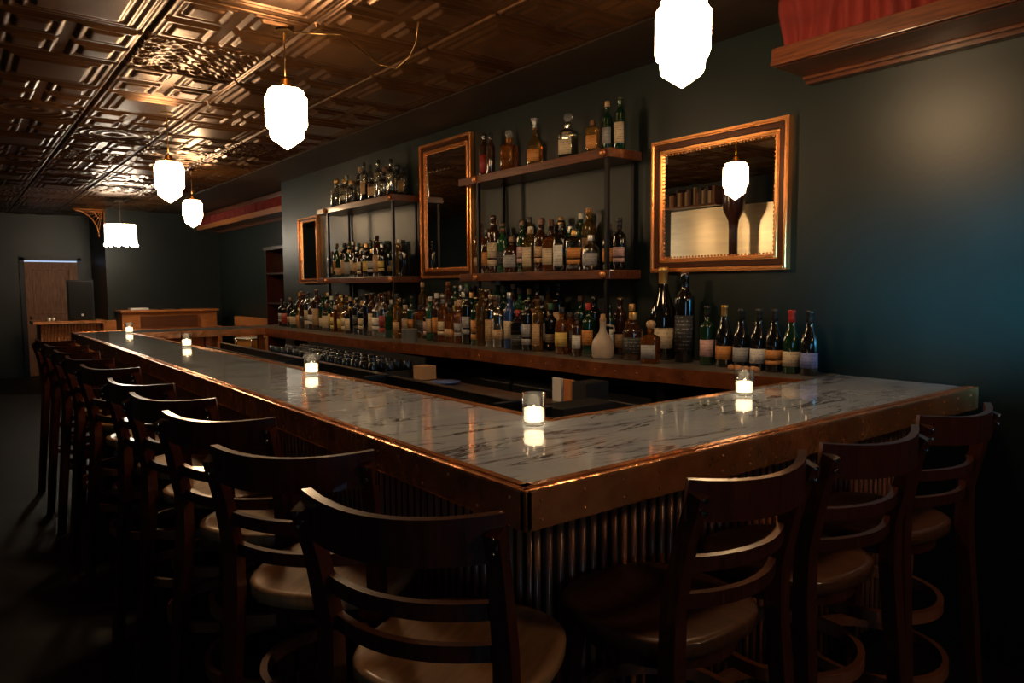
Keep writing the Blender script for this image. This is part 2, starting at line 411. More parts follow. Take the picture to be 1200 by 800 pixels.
# coolers under the counter
for i, (y0, y1) in enumerate(((2.45, 3.6), (3.62, 4.93), (5.1, 6.2))):
    t_ = empty('bottle_cooler', ['dark steel cooler under the back counter nearest the short bar arm', 'dark steel cooler under the middle of the back counter', 'dark steel cooler under the back counter beside the glass rack'][i], 'cooler', (2.88, (y0+y1)/2, 0), group='coolers under the back counter')
    child('cabinet', MB().box(2.80, 3.01, y0, y1, .0, .90, .004), 'dark_cabinet', t_)
    for k in range(2):
        a, b_ = y0+.01+k*(y1-y0)/2, y0-.01+(k+1)*(y1-y0)/2
        dr_ = child('door', MB().box(2.785, 2.799, a, b_, .08, .86, .003), 'stainless', t_)
        sub('handle', MB().box(2.768, 2.784, b_-.05, b_-.03, .45, .75, .003), 'chrome', dr_, t_)

# underbar work station inside the long arm
ub = empty('underbar_station', 'low steel work station behind the long bar arm with black rail', 'work station', (2.0, 4, 0))
child('drainboard', MB().box(1.46, 2.42, 1.90, 6.6, .86, .90, .004), 'stainless', ub)
child('cabinet_body', MB().box(1.50, 2.38, 1.93, 6.55, .02, .86), 'dark_cabinet', ub)
child('rail', MB().box(1.838, 1.868, 2.15, 6.5, .90, 1.0, .003), 'black_steel', ub)
child('lower_lip', MB().box(1.71, 1.725, 2.15, 6.5, .90, .985, .002), 'black_steel', ub)
child('chrome_strip', MB().box(1.834, 1.872, 2.15, 6.5, 1.0, 1.004), 'stainless', ub)
for y in (2.3, 3.45, 4.6): child('bracket', MB().box(1.71, 1.875, y, y+.03, .90, 1.01, .003), 'black_steel', ub)

# ------------------------------------------------------------------ wall shelves
def shelf_unit(nm, label, y0, y1):
    t_ = empty(nm, label, 'shelf', (3.0, (y0+y1)/2, 1.07), group='bottle shelf units on the wall')
    for z in (1.513, 2.185):
        child('shelf_board', MB().box(2.91, WX-.002, y0, y1, z, z+.052, .004), 'shelf_wood', t_)
    for y in (y0+.035, y1-.22):
        po_ = child('post', MB().box(2.925, 2.947, y, y+.022, 1.074, 2.185), 'black_steel', t_)
        child('post', MB().box(3.14, 3.162, y, y+.022, 1.074, 2.185), 'black_steel', t_)
        for z in (1.539, 2.211): sub('copper_knob', MB().lathe([(.004, 0), (.02, .003), (.024, .012), (.018, .022), (.004, .026)], 12).xf(Matrix.Translation((2.912, y+.011, z)) @ Matrix.Rotation(-PI/2, 4, 'Y')), 'copper', po_, t_)
    return t_
shelf_unit('wall_shelf', 'two-tier dark wood shelf between the tall mirror and the wide mirror', 2.86, 4.36)
shelf_unit('wall_shelf', 'two-tier dark wood shelf left of the tall mirror, on black posts', 5.33, 6.88)

# ------------------------------------------------------------------ mirrors
def mirror(label, y0, y1, z0, z1, fwid=.075, dots=True):
    t_ = empty('wall_mirror', label, 'mirror', (WX, (y0+y1)/2, z0), group='gilt framed mirrors')
    def ring(off0, off1, xa, xb):
        mb = MB(); a0, a1, b0, b1 = y0+off0, y1-off0, z0+off0, z1-off0; c0, c1, d0, d1 = y0+off1, y1-off1, z0+off1, z1-off1
        O_ = [(a0, b0), (a1, b0), (a1, b1), (a0, b1)]; I_ = [(c0, d0), (c1, d0), (c1, d1), (c0, d1)]
        xm = xa
        vb = [[mb.b.verts.new((x, y, z)) for y, z in P_] for P_, x in ((O_, WX-.002), (O_, xb), (I_, xb), (I_, WX-.002))]
        for r0, r1 in zip(vb, vb[1:]+vb[:1]):
            for i in range(4): mb.b.faces.new((r0[i], r0[(i+1) % 4], r1[(i+1) % 4], r1[i]))
        bmesh.ops.bevel(mb.b, geom=[e for e in mb.b.edges if all(abs(v.co.x-xb) < 1e-6 for v in e.verts)], offset=min(.007, (off1-off0)*.4), segments=3, affect='EDGES')
        return mb
    child('frame', ring(0, fwid*.28, 0, WX-.042), 'gilt', t_)
    child('frame', ring(fwid*.28, fwid*.72, 0, WX-.026), 'gilt_dark', t_)
    child('frame', ring(fwid*.72, fwid, 0, WX-.032), 'gilt', t_)
    g = MB().box(WX-.016, WX-.003, y0+fwid-.002, y1-fwid+.002, z0+fwid-.002, z1-fwid+.002, .0)
    child('mirror_glass', g, 'mirror', t_)
    if dots:
        mb = MB(); n = int((y1-y0-2*fwid)/.02)
        for k in range(n+1):
            for z in (z0+fwid+.006, z1-fwid-.006): mb.ball((WX-.018, y0+fwid+k*(y1-y0-2*fwid)/n, z), .005, 4)
        n = int((z1-z0-2*fwid)/.02)
        for k in range(n+1):
            for y in (y0+fwid+.006, y1-fwid-.006): mb.ball((WX-.018, y, z0+fwid+k*(z1-z0-2*fwid)/n), .005, 4)
        child('beading', mb, 'gilt', t_)
    return t_
mirror('wide gilt framed mirror right of the shelves, reflecting a glowing lamp', 1.92, 2.76, 1.548, 2.266)
mirror('tall gilt framed mirror standing between the two shelf units', 4.53, 5.28, 1.543, 2.63)
mirror('small gilt framed mirror at the far left end of the shelves', 7.42, 7.94, 1.52, 2.24, .05, False)

# ------------------------------------------------------------------ curtain boxes at the ceiling
def curtain_box(label, xf_, xw, y0, y1, zb, seed, top=True):
    t_ = empty('curtain_box', label, 'curtain box', (xw, (y0+y1)/2, zb), group='red curtain boxes at the ceiling')
    b_ = MB(); b_.box(xf_, xw-.002, y0, y1, zb, zb+.02); child('base_board', b_, 'shelf_wood', t_)
    r = MB(); r.box(xf_-.025, xf_+.0, y0-.02, y1, zb+.008, zb+.075, .005); r.box(xf_-.032, xf_-.02, y0-.025, y1, zb+.0, zb+.02, .003)
    child('front_rail', r, 'oak' if not top else 'shelf_wood', t_)
    m2 = MB(); m2.box(xw-.05, xw-.002, y0-.0, y1, zb-.03, zb, .004); m2.box(xw-.075, xw-.04, y0, y1, zb-.014, zb, .003)
    child('wall_moulding', m2, 'shelf_wood', t_)
    if not top: child('top_rail', MB().box(xf_-.02, xf_+.0, y0, y1, CZ-.09, CZ-.035, .004), 'shelf_wood', t_)
    rng = random.Random(seed); bm = MB(); rows = []; y = y0+.01
    zt = CZ-.02
    path = [(xw-.01, y0+.015), (xf_+.14, y0+.012), (xf_+.03, y0+.01)]
    pts = []; n = int((y1-y0)/.012)
    ph = [rng.uniform(0, 6) for _ in range(5)]
    f1 = 2*PI/.062
    for i in range(n+1):
        yy = y0+.012+(y1-y0-.02)*i/n
        A = .016*math.sin(f1*yy+1.8*math.sin(yy*9+ph[0])+ph[1])+.006*math.sin(yy*47+ph[2])
        pts.append((xf_+.035, yy, A))
    K = 8
    for j in range(K+1):
        f = j/K; row = []
        for (xx, yy, A) in pts:
            row.append(bm.b.verts.new((xx+A*(1-.35*f)+.012*math.sin(yy*21+f*5), yy+.012*math.sin(f*3+yy*13), zb+.02+(zt-zb-.02)*f)))
        rows.append(row)
    for a, c in zip(rows, rows[1:]):
        for i in range(n): fc = bm.b.faces.new((a[i], a[i+1], c[i+1], c[i])); fc.smooth = True
    o = child('curtain', bm, 'red_curtain', t_)
    md = o.modifiers.new('s', 'SOLIDIFY'); md.thickness = .004
    return t_
curtain_box('wooden ceiling box with gathered dark red curtain above the right end of the bar', 2.87, WX, -1.6, 1.835, 2.41, 1)
curtain_box('long red curtained ceiling box over the alcove at the far end', 3.41, 3.75, 8.65, 13.08, 2.44, 2, top=False)

# ------------------------------------------------------------------ pendant lamps
def pendant_proto():
    t_ = empty('pendant_lamp', 'x', 'lamp')
    R_, H_ = .0985, .28
    prof = [(.004, -.002), (.062, .038), (.070, .044), (.078, .052), (.081, .092), (.091, .096), (R_, .118), (R_, .245), (.086, .262), (.082, .280), (.05, .282)]
    child('shade', MB().lathe(prof, 8, smooth=False), 'lamp_glass', t_)
    child('gallery', MB().lathe([(.052, .282), (.055, .29), (.03, .30), (.02, .33), (.012, .335)], 16), 'brass', t_)
    mb = MB()
    for k in range(3):
        a = 2*PI*k/3; mb.tube([(.05*math.cos(a), .05*math.sin(a), .288), (.075*math.cos(a), .075*math.sin(a), .292)], .004, 6)
    child('thumbscrews', mb, 'brass', t_)
    return t_
ph = pendant_proto()
lamps = [((2.04, 1.66, 2.160), 'nearest glowing geometric pendant lamp, cut by the top of the view'),
         ((1.34, 3.50, 2.150), 'second glowing geometric pendant lamp, over the middle of the long bar'),
         ((1.28, 5.60, 2.085), 'third glowing geometric pendant lamp, over the far part of the long bar'),
         ((2.09, 8.20, 2.120), 'small distant geometric pendant lamp, beyond the far arm of the bar'),
         ((1.8, -1.2, 2.160), 'glowing pendant lamp hanging on the near side of the room behind the view'),
         ]
for i, (loc, lb) in enumerate(lamps):
    o = ph if i == 0 else copy_tree(ph)
    o.location = loc; o['label'] = lb; o['group'] = 'geometric glass pendant lamps'
for o in [o for o in COL.objects if o.name.startswith('pendant_lamp')]:
    L = CZ-.015-o.location.z
    MB().tube([(0, 0, .33), (0, 0, L)], .0035, 6).build('rod', 'brass', o)
    MB().lathe([(.045, L-.012), (.04, L-.004), (.01, L+.01)], 16).build('ceiling_rose', 'brass', o)
# fringed stage lamp
sl = empty('fringed_lamp', 'white fringed drum pendant lamp glowing at the far end of the room', 'lamp', (1.96, 11.5, 2.06))
child('rod', MB().tube([(1.96, 11.5, 2.39), (1.96, 11.5, CZ-.01)], .010, 6), 'white_paper', sl)
child('ceiling_rose', MB().lathe([(.07, -.03), (.05, 0), (.01, .01)], 16, (1.96, 11.5, CZ-.02)), 'white_paper', sl)
mb = MB()
for k in range(26):
    a = 2*PI*k/26; mb.tube([(1.96+.185*math.cos(a), 11.5+.185*math.sin(a), 2.09), (1.96+.18*math.cos(a), 11.5+.18*math.sin(a), 2.37)], .019, 6)
child('glass_rods', mb, 'stage_glass', sl)
mb = MB()
for k in range(12):
    a = 2*PI*k/12; mb.ball((1.96+.20*math.cos(a), 11.5+.20*math.sin(a), 2.085), .022, 6)
child('crystal_drops', mb, 'stage_glass', sl)
child('crown', MB().lathe([(.185, 2.365), (.19, 2.385), (.02, 2.40)], 20, (1.96, 11.5, 0)), 'brass', sl)

wr = MB().tube([(1.37, 3.52, 2.715), (1.57, 3.36, 2.700), (1.75, 3.5, 2.69), (1.943, 3.695, 2.705), (1.95, 3.5, 2.64), (1.942, 3.345, 2.66), (1.85, 3.12, 2.66), (1.806, 3.028, 2.715)], .004, 6)
tag(wr.build('ceiling_wire', 'brass'), 'thin bent wire strung across the tin ceiling beside the second pendant', 'wire')

# ------------------------------------------------------------------ bar stools
def stool_proto(seatmat):
    t_ = empty('bar_stool', 'x', 'bar stool')
    def st(name, mb, mat='stool_wood'): return mb.build(name, mat, t_)
    sh = .76
    # seat: rounded square, dished
    mb = MB(); mb.lathe([(.02, -.036), (.197, -.036), (.203, -.033), (.205, -.006), (.201, -.001), (.185, 0), (.15, -.004), (.08, -.008), (.004, -.009)], 36, (0, .015, sh), sq=.12, sx=.98, sy=1.0)
    st('seat', mb, seatmat)
    st('seat_rim', MB().tube([(.165*math.cos(a), .01+.165*math.sin(a), sh-.055) for a in [2*PI*k/28 for k in range(28)]], 0, rect=(.02, .045), closed=True))
    for s in (-1, 1):
        lg = st('leg', MB().tube([(s*.205, -.235, 0), (s*.19, -.205, .40), (s*.178, -.178, .74), (s*.176, -.180, .86), (s*.180, -.212, 1.0), (s*.186, -.245, 1.095)], 0, rect=[(.030, .034), (.034, .038), (.036, .042), (.034, .038), (.030, .034), (.026, .030)], updir=(0, 1, 0)))
        for z in (1.062, 1.086): MB().tube([(s*.186, -.25, z), (s*.186, -.2625, z)], .005, 8).build('screw', 'chrome', lg)
        st('leg', MB().tube([(s*.195, .225, 0), (s*.165, .165, .40), (s*.145, .135, .72)], 0, rect=[(.028, .028), (.034, .034), (.038, .038)], updir=(0, 1, 0)))
    def slat(name, zc, h, yb, half, bow, thick=.016, sag=0):
        n = 14; pts = []
        for k in range(n+1):
            f = -1+2*k/n; pts.append((half*f, yb-bow*(1-f*f), zc+sag*f*f))
        st(name, MB().tube(pts, 0, rect=(thick, h)))
    slat('top_rail', 1.072, .078, -.220, .194, .066, .018, .010)
    slat('back_slat', .942, .030, -.186, .172, .056)
    slat('back_slat', .862, .030, -.168, .172, .056)
    for z, r in ((.50, .185), (.31, .205)):
        pts = [(r*1.0*math.cos(a)*(1 if abs(math.cos(a)) < .8 else 1), .0+r*math.sin(a), z) for a in [2*PI*k/32 for k in range(32)]]
        st('foot_ring', MB().tube(pts, 0, rect=(.018, .034), closed=True), 'ring_wood')

    return t_
SL = stool_proto('seat_wood_light'); SR = stool_proto('seat_wood')
def place_stool(proto, first, A, B, label, group):
    """A,B = left/right ends of top rail seen from behind"""
    A = Vector(A); B = Vector(B); d = (B-A).normalized(); mid = (A+B)/2; f = Vector((-d.y, d.x))
    c = mid+f*.235
    o = proto if first else copy_tree(proto)
    o.location = (c.x, c.y, 0); o.rotation_euler = (0, 0, math.atan2(d.y, d.x)); o['label'] = label; o['group'] = group
left = [((.476, 1.225), (.67, .895)), ((.467, 1.69), (.70, 1.44)), ((.471, 2.286), (.69, 1.96)), ((.472, 2.774), (.662, 2.44)),
        ((.473, 3.292), (.653, 2.905)), ((.473, 3.964), (.66, 3.63)), ((.474, 4.52), (.64, 4.18)), ((.472, 5.03), (.65, 4.70)),
        ((.472, 5.60), (.67, 5.28)), ((.472, 6.20), (.67, 5.88))]
nm = ['nearest', 'second nearest', 'third', 'fourth', 'fifth', 'sixth', 'seventh', 'eighth', 'ninth', 'farthest']
for i, (A, B) in enumerate(left):
    lb = f'{nm[i]} dark ladder-back stool with tan seat along the long bar arm' if i < 2 or i == 9 else f'{nm[i]} dark ladder-back stool from the bar corner along the long arm'
    place_stool(SL, i == 0, A, B, lb, 'stools along the long bar arm')
right = [((1.073, .831), (1.44, .826), 'dark ladder-back stool with brown seat nearest the corner on the short bar arm'),
         ((1.545, .835), (1.92, .797), 'middle dark ladder-back stool of the three at the short bar arm'),
         ((2.075, .848), (2.44, .815), 'dark ladder-back stool at the wall end of the short bar arm')]
for i, (A, B, lb) in enumerate(right): place_stool(SR, i == 0, A, B, lb, 'stools along the short bar arm')

# ------------------------------------------------------------------ candles
def candle_proto():
    t_ = empty('votive_candle', 'x', 'candle')
    MB().lathe([(.004, 0), (.031, 0), (.033, .004), (.0355, .096), (.0335, .096), (.0312, .014), (.004, .012)], 28).build('glass', 'clear_glass', t_)
    MB().lathe([(.004, .0125), (.0285, .0140), (.0300, .050), (.026, .052), (.004, .049)], 24).build('wax', 'glowing_wax', t_)
    MB().lathe([(.001, .049), (.0035, .053), (.002, .058), (.0005, .061)], 8).build('flame', 'flame', t_)
    return t_
cp_ = candle_proto()
for i, (x, y, lb) in enumerate([(2.296, 1.565, 'lit votive candle in clear glass on the short bar arm near the wine bottles'),
        (1.337, 1.62, 'lit votive candle in clear glass on the marble near the bar corner'),
        (1.325, 3.24, 'lit votive candle on the long bar arm in front of the glass rack'),
        (1.285, 5.33, 'lit votive candle on the far half of the long bar, second farthest'),
        (1.29, 7.38, 'farthest lit votive candle, small, at the far corner of the bar')]):
    o = cp_ if i == 0 else copy_tree(cp_)
    o.location = (x, y, BZ+.001); o['label'] = lb; o['group'] = 'lit candles along the bar top'

# ------------------------------------------------------------------ bottles
# shape: profile (r, z), squareness, (sx, sy), neck top z, cap r/h, label z0,z1, label radius, kind words
def P(rb, hb, sh_, rn, ht):        # body radius, body height, shoulder end, neck radius, total height
    return [(rb*.55, .003), (rb*.92, 0), (rb, .006), (rb, hb), (rb*.95, hb+(sh_-hb)*.35), (rb*.62, hb+(sh_-hb)*.75), (rn, sh_), (rn*.93, ht-.03), (rn*1.12, ht-.026), (rn*1.1, ht-.004), (rn*.9, ht)]
SH = {
 'round':    (P(.038, .175, .215, .0145, .275), 0, 1, 1, .275, (.017, .034), .05, .135),
 'slim':     (P(.033, .215, .250, .0135, .315), 0, 1, 1, .315, (.016, .030), .06, .16),
 'tall':     (P(.036, .225, .262, .015, .325), 0, 1, 1, .325, (.0165, .022), .04, .17),
 'sloping':  ([(.02, .003), (.038, 0), (.041, .006), (.041, .135), (.038, .165), (.028, .195), (.018, .22), (.0145, .25), (.0145, .28), (.016, .284), (.015, .295)], 0, 1, 1, .295, (.0155, .003), .035, .105),
 'straight': (P(.037, .195, .222, .0145, .298), 0, 1, 1, .298, (.0155, .003), .045, .13),
 'champagne':([(.02, .003), (.041, 0), (.044, .008), (.044, .14), (.041, .17), (.030, .205), (.020, .235), (.0155, .265), (.0155, .30), (.0165, .305), (.015, .315)], 0, 1, 1, .315, (.0175, .006), .04, .11),
 'square':   (P(.0365, .165, .190, .015, .232), 1, 1, 1, .232, (.018, .034), .03, .135),
 'squat':    (P(.050, .120, .158, .018, .200), 0, 1, 1, .200, (.021, .030), .03, .10),
 'flat':     (P(.040, .165, .195, .015, .225), .6, .62, 1.15, .225, (.0165, .028), .04, .13),
 'bell':     ([(.03, .003), (.043, 0), (.046, .006), (.045, .11), (.040, .14), (.025, .165), (.015, .18), (.014, .215), (.017, .218), (.016, .228)], 0, 1, 1, .228, (.02, .03), .03, .10),
 'decanter': (P(.044, .145, .172, .014, .205), 1, 1, 1, .205, (.022, .045), .03, .11),
}
CM = {}
def body_mesh(shape, g):
    k = ('b', shape, g)
    if k not in CM:
        pr, sq, sx, sy, *_ = SH[shape]
        mb = MB().lathe(pr, 24 if not sq else 32, sq=sq, sx=sx, sy=sy)
        if g == 'clear':
            inner = [(max(.001, r-.0035), z+.006 if i < 2 else z) for i, (r, z) in enumerate(pr)]
            inner[0] = (.002, .010); inner[1] = (pr[1][0]-.006, .010); inner[-1] = (pr[-1][0]-.003, pr[-1][1]-.004)
            mb.lathe(inner, 24 if not sq else 32, sq=sq, sx=sx, sy=sy)
            me = bpy.data.meshes.new('bottle')
            bm = mb.b; bm.faces.ensure_lookup_table()
            half = len(bm.faces)//2
            bmesh.ops.recalc_face_normals(bm, faces=bm.faces[:half]); bmesh.ops.recalc_face_normals(bm, faces=bm.faces[half:])
            bmesh.ops.reverse_faces(bm, faces=bm.faces[half:])
            bm.to_mesh(me); bm.free(); me.materials.append(GLASS[g]); CM[k] = me
        else: CM[k] = mb.mesh('bottle', GLASS[g])
    return CM[k]
def cap_mesh(shape, c):
    k = ('c', shape, c)
    if k not in CM:
        ht, (cr, ch) = SH[shape][4], SH[shape][5]
        mb = MB()
        if shape in ('sloping', 'straight', 'champagne'):     # foil over the neck
            z0 = ht-.055 if shape != 'champagne' else ht-.115
            r0 = .0165 if shape != 'champagne' else .0245
            mb.lathe([(r0, z0), (.0162, z0+.05 if shape == 'champagne' else z0+.02), (.0160, ht-.016), (.0182, ht-.012), (.0180, ht), (.014, ht+.003)], 18)
        elif shape == 'bell': mb.lathe([(.012, ht-.004), (.013, ht+.008), (.010, ht+.014), (.024, ht+.05), (.026, ht+.052), (.022, ht+.05), (.004, ht+.02)], 16)
        elif shape == 'decanter' or c == 'cork' and shape == 'squat':
            mb.lathe([(.012, ht-.002), (.016, ht+.002), (.023, ht+.012), (.026, ht+.026), (.020, ht+.042), (.006, ht+.048)], 14)
        else:
            mb.lathe([(cr*.98, ht-.026), (cr, ht-.024), (cr, ht-.026+ch), (cr*.9, ht-.022+ch)], 16)
        CM[k] = mb.mesh('cap', CAP[c] if shape != 'decanter' or c != 'silver' else MATS['stopper_glass'])
    return CM[k]
def label_mesh(shape, c, var):
    k = ('l', shape, c, var)
    if k not in CM:
        pr, sq, sx, sy, ht, cap, z0, z1 = SH[shape]; mb = MB()
        rb = max(r for r, z in pr)+.0006
        if var == 1: z1 = z0+(z1-z0)*.6
        spans = [(z0, z1)]
        if var == 2: spans = [(z0, z0+(z1-z0)*.28), (z0+(z1-z0)*.36, z1)]
        for a0, a1 in spans:
            n = 12; half = 1.15 if not sq else .72; rows = []
            for z in (a0, a1):
                row = []
                for i in range(n+1):
                    a = PI+(-half+2*half*i/n); ca, sa = math.cos(a), math.sin(a); kk = 1
                    if sq: e = 2+sq*6; kk = (abs(ca)**e+abs(sa)**e)**(-1/e)
                    row.append([mb.b.verts.new(((rb+d)*kk*ca*sx, (rb+d)*kk*sa*sy, z)) for d in (0, .0008)])
                rows.append(row)
            for i in range(n):
                A, B_ = rows[0][i], rows[0][i+1]; C_, D = rows[1][i], rows[1][i+1]
                mb.b.faces.new((A[1], B_[1], D[1], C_[1])).smooth = True; mb.b.faces.new((A[0], C_[0], D[0], B_[0])).smooth = True
                mb.b.faces.new((A[0], B_[0], B_[1], A[1])); mb.b.faces.new((C_[0], C_[1], D[1], D[0]))
            for i in (0, n):
                A, C_ = rows[0][i], rows[1][i]; mb.b.faces.new((A[0], A[1], C_[1], C_[0]))
        CM[k] = mb.mesh('label', LAB[c])
    return CM[k]
WORD = {'round': 'round-shouldered', 'slim': 'slim', 'tall': 'tall', 'sloping': 'slope-shouldered', 'straight': 'wine', 'champagne': 'sparkling',
        'square': 'square', 'squat': 'squat', 'flat': 'flat-sided', 'decanter': 'decanter-style', 'bell': 'bell-shaped'}
BN = {'sloping': 'wine_bottle', 'straight': 'wine_bottle', 'champagne': 'champagne_bottle', 'decanter': 'decanter_bottle'}
def bottle(shape, g, lab, cap, x, y, z, rz=None, s=1.0, sz=1.0, label=None, group=None, var=0):
    o = link(BN.get(shape, 'liquor_bottle'), body_mesh(shape, g))
    o.location = (x, y, z); o.scale = (s, s, s*sz); o.rotation_euler = (0, 0, rz if rz is not None else random.uniform(-.1, .8))
    if lab: link('label', label_mesh(shape, lab, var), o)
    if cap: link('cap', cap_mesh(shape, cap), o)
    d = f"{g} {WORD[shape]} bottle"
    d += f" with {lab} label" if lab else " without label"
    if cap: d += f" and {cap} cap" if shape not in ('sloping', 'straight', 'champagne') else f" and {cap} foil"
    tag(o, label if label else d, 'bottle', group)
    return d, o
def zone(group, where, rows, y0, y1, z, spacing, kinds, seed, hs=(1, 1.1), gaps=()):
    rng = random.Random(seed); used = set()
    for ri, x in enumerate(rows):
        y = y0+rng.uniform(.02, .05)
        while y < y1-.03:
            if any(a < y < b_ and ri == r_ for a, b_, r_ in gaps): y += .02; continue
            for _ in range(200):
                sh = rng.choices(kinds['shape'][0], kinds['shape'][1])[0]; g = rng.choices(kinds['glass'][0], kinds['glass'][1])[0]
                lb = rng.choices(kinds['label'][0], kinds['label'][1])[0]; cp2 = rng.choices(list(CAPC), [6, 2.5, .7, 2, 2, 3, 1.6, .7])[0]
                if (sh, g, lb, cp2) not in used: break
            used.add((sh, g, lb, cp2))
            s = rng.uniform(*hs)
            r = max(p[0] for p in SH[sh][0])*max(SH[sh][3], SH[sh][2])*s*(1.0 if not SH[sh][1] else 1.12)
            y += r
            if y+r > y1: break
            d, o = bottle(sh, g, lb, cp2, x+rng.uniform(-.008, .008), y, z, rng.uniform(0, .7), s, rng.uniform(.95, 1.06), group=group, var=rng.choice((0, 0, 1, 2)))
            w2 = where[ri]; lab = d+', '+w2
            o['label'] = lab
            y += r+rng.uniform(.004, spacing)
MIX = dict(shape=(['round', 'slim', 'tall', 'straight', 'square', 'squat', 'flat'], [5, 4, 4, 2, 3, 1.5, 2]),
           glass=(['dark green', 'amber', 'brown', 'black', 'clear', 'golden', 'green', 'blue'], [3, 1.8, 4, 4.5, 1.8, 1.2, .5, .05]),
           label=(['cream', 'white', 'tan', 'orange', 'yellow', 'grey', 'red', 'black', 'pink', None], [4, 2, 5, 2, 1, 1.2, .8, 1.5, .5, .8]))
CLR = dict(shape=(['round', 'slim', 'square', 'squat', 'flat', 'decanter'], [3, 3, 2, 2, 1, 4]),
           glass=(['clear', 'golden', 'amber'], [6, 1.3, .6]), label=([None, 'tan', 'white', 'red'], [8, 1, .6, .4]))
z1, z2, zc = 1.566, 2.238, BZ+.0025
tag(MB().box(3.045, 3.155, 3.42, 5.35, BZ+.0025, BZ+.092, .003).build('bottle_riser', 'shelf_wood'), 'low wooden riser step at the wall under the middle counter bottles', 'riser')
zone('bottles on the lower right shelf', ['back row of lower right shelf', 'front row of lower right shelf'], [3.115, 3.005], 3.16, 4.33, z1, .012, MIX, 11, (1.08, 1.2))
zone('bottles on the lower left shelf', ['back row of lower left shelf', 'front row of lower left shelf'], [3.115, 3.005], 5.62, 6.82, z1, .02, MIX, 12, (1.0, 1.1))
zone('clear bottles on the upper left shelf', ['back of upper left shelf', 'front of upper left shelf'], [3.11, 2.985], 5.42, 6.78, z2, .10, CLR, 13, (1.0, 1.15))
zone('bottles on the riser behind the middle counter', ['on the riser at the wall'], [3.10], 3.44, 5.33, BZ+.0925, .02, MIX, 21, (.98, 1.14))
zone('bottles on the left part of the back counter', ['left counter back row'], [3.09], 5.40, 7.55, zc, .03, MIX, 22, (.98, 1.1))
zone('bottles on the left part of the back counter', ['left counter middle row', 'left counter front row'], [2.94, 2.77], 4.78, 7.55, zc, .045, MIX, 14, (.98, 1.14), gaps=[(4.4, 5.0, 1)])
zone('bottles on the middle of the back counter', ['middle counter inner row', 'middle counter front row'], [2.98, 2.86], 3.36, 4.72, zc, .03, MIX, 15, (.98, 1.16), gaps=[])
zone('bottles on the near part of the back counter', ['right counter back row'], [3.115], 2.90, 3.38, zc, .05, MIX, 16, (1.0, 1.12))

# named, individually placed bottles
G1 = 'bottles on the upper right shelf'
top_r = [('tall', 'brown', 'red', 'black', 3.06, 4.25, .98, 'dark bottle with red label at the left end of the upper right shelf'),
 ('slim', 'brown', None, 'black', 3.03, 4.13, .93, 'slim dark unlabelled bottle, second from left on the upper right shelf'),
 ('decanter', 'amber', None, 'silver', 3.03, 3.92, 1.12, 'square amber decanter with round stopper on the upper right shelf'),
 ('bell', 'golden', 'orange', 'silver', 3.03, 3.65, 1.1, 'golden bottle with orange label and silver top on the upper right shelf'),
 ('decanter', 'clear', 'cream', 'silver', 3.03, 3.33, 1.12, 'clear square bottle with cream label and glass stopper, upper right shelf'),
 ('flat', 'golden', 'orange', 'brown', 3.01, 3.10, .85, 'short flask with orange label near the right end of the upper shelf'),
 ('slim', 'dark green', 'grey', 'cork', 3.07, 3.04, .93, 'tall slim bottle with cork-coloured cap behind the short orange-labelled flask'),
 ('tall', 'dark green', 'cream', 'cork', 3.03, 2.90, .88, 'dark green bottle with cream label at right end of upper right shelf')]
for sh, g, lb, cp2, x, y, s, txt in top_r: bottle(sh, g, lb, cp2, x, y, z2, .35, s, 1, txt, G1)
G2 = 'wine bottles at the right end of the back counter'
wine = [('straight', 'dark green', 'pink', 'black', 2.28, 1.0, 'green wine bottle with pink label, leftmost of the wine row'),
 ('champagne', 'black', 'orange', 'gold', 2.178, .96, 'sparkling wine bottle with gold foil neck, second in the wine row'),
 ('sloping', 'black', 'grey', 'black', 2.080, .97, 'black wine bottle with pale grey label right of the gold-foiled bottle'),
 ('sloping', 'black', 'white', 'black', 1.985, .98, 'black wine bottle with white label, fourth in the wine row'),
 ('sloping', 'black', 'orange', 'black', 1.902, .98, 'black wine bottle with orange label near the right of the wine row'),
 ('sloping', 'dark green', 'cream', 'red', 1.815, .97, 'dark wine bottle with red capsule, second from right in wine row'),
 ('sloping', 'black', 'blue', 'black', 1.728, .97, 'black wine bottle with blue label at the right end of the wine row')]
for k, (sh, g, lb, cp2, y, s, txt) in enumerate(wine):
    bottle(sh, g, lb, cp2, 3.02-.0*k, y, zc, .55, s, 1, txt, G2, var=2 if k == 4 else 0)
G3 = 'bottles in the near part of the back counter'
# two very large bottles
bottle('champagne', 'black', 'cream', 'gold', 3.08, 2.62, zc, .5, 1.58, 1, 'very large champagne bottle with gold foil neck and cream label', G3)
bottle('tall', 'black', 'black', 'brown', 3.06, 2.455, zc, .5, 1.42, 1.02, 'very large black bottle with dark label right of the giant champagne bottle', G3)
bottle('squat', 'brown', 'black', 'gold', 2.93, 2.70, zc, .4, 1.12, 1.12, 'dark squat bottle with gold cap between clay jug and giant champagne bottle', G3)
bottle('decanter', 'amber', 'grey', 'cork', 2.88, 2.53, zc, .4, 1.0, .88, 'square bottle of red spirit in front of the giant champagne bottle', G3)
bottle('round', 'amber', 'orange', 'gold', 3.04, 2.81, zc, .3, 1.05, 1, 'amber bottle with gold cap and orange label behind the clay jug', G3)
bottle('round', 'amber', 'yellow', 'black', 2.86, 3.20, zc, .5, 1.08, .9, 'amber bottle with yellow label and black cap left of the clay jug', G3)
bottle('slim', 'brown', 'white', 'black', 2.84, 3.05, zc, .5, .85, .9, 'small dark bottle with white label just left of the clay jug', G3)
bottle('round', 'dark green', 'orange', 'red', 3.0, 3.12, zc, .3, 1.05, 1, 'green bottle with orange label and red cap behind small white-labelled one', G3)
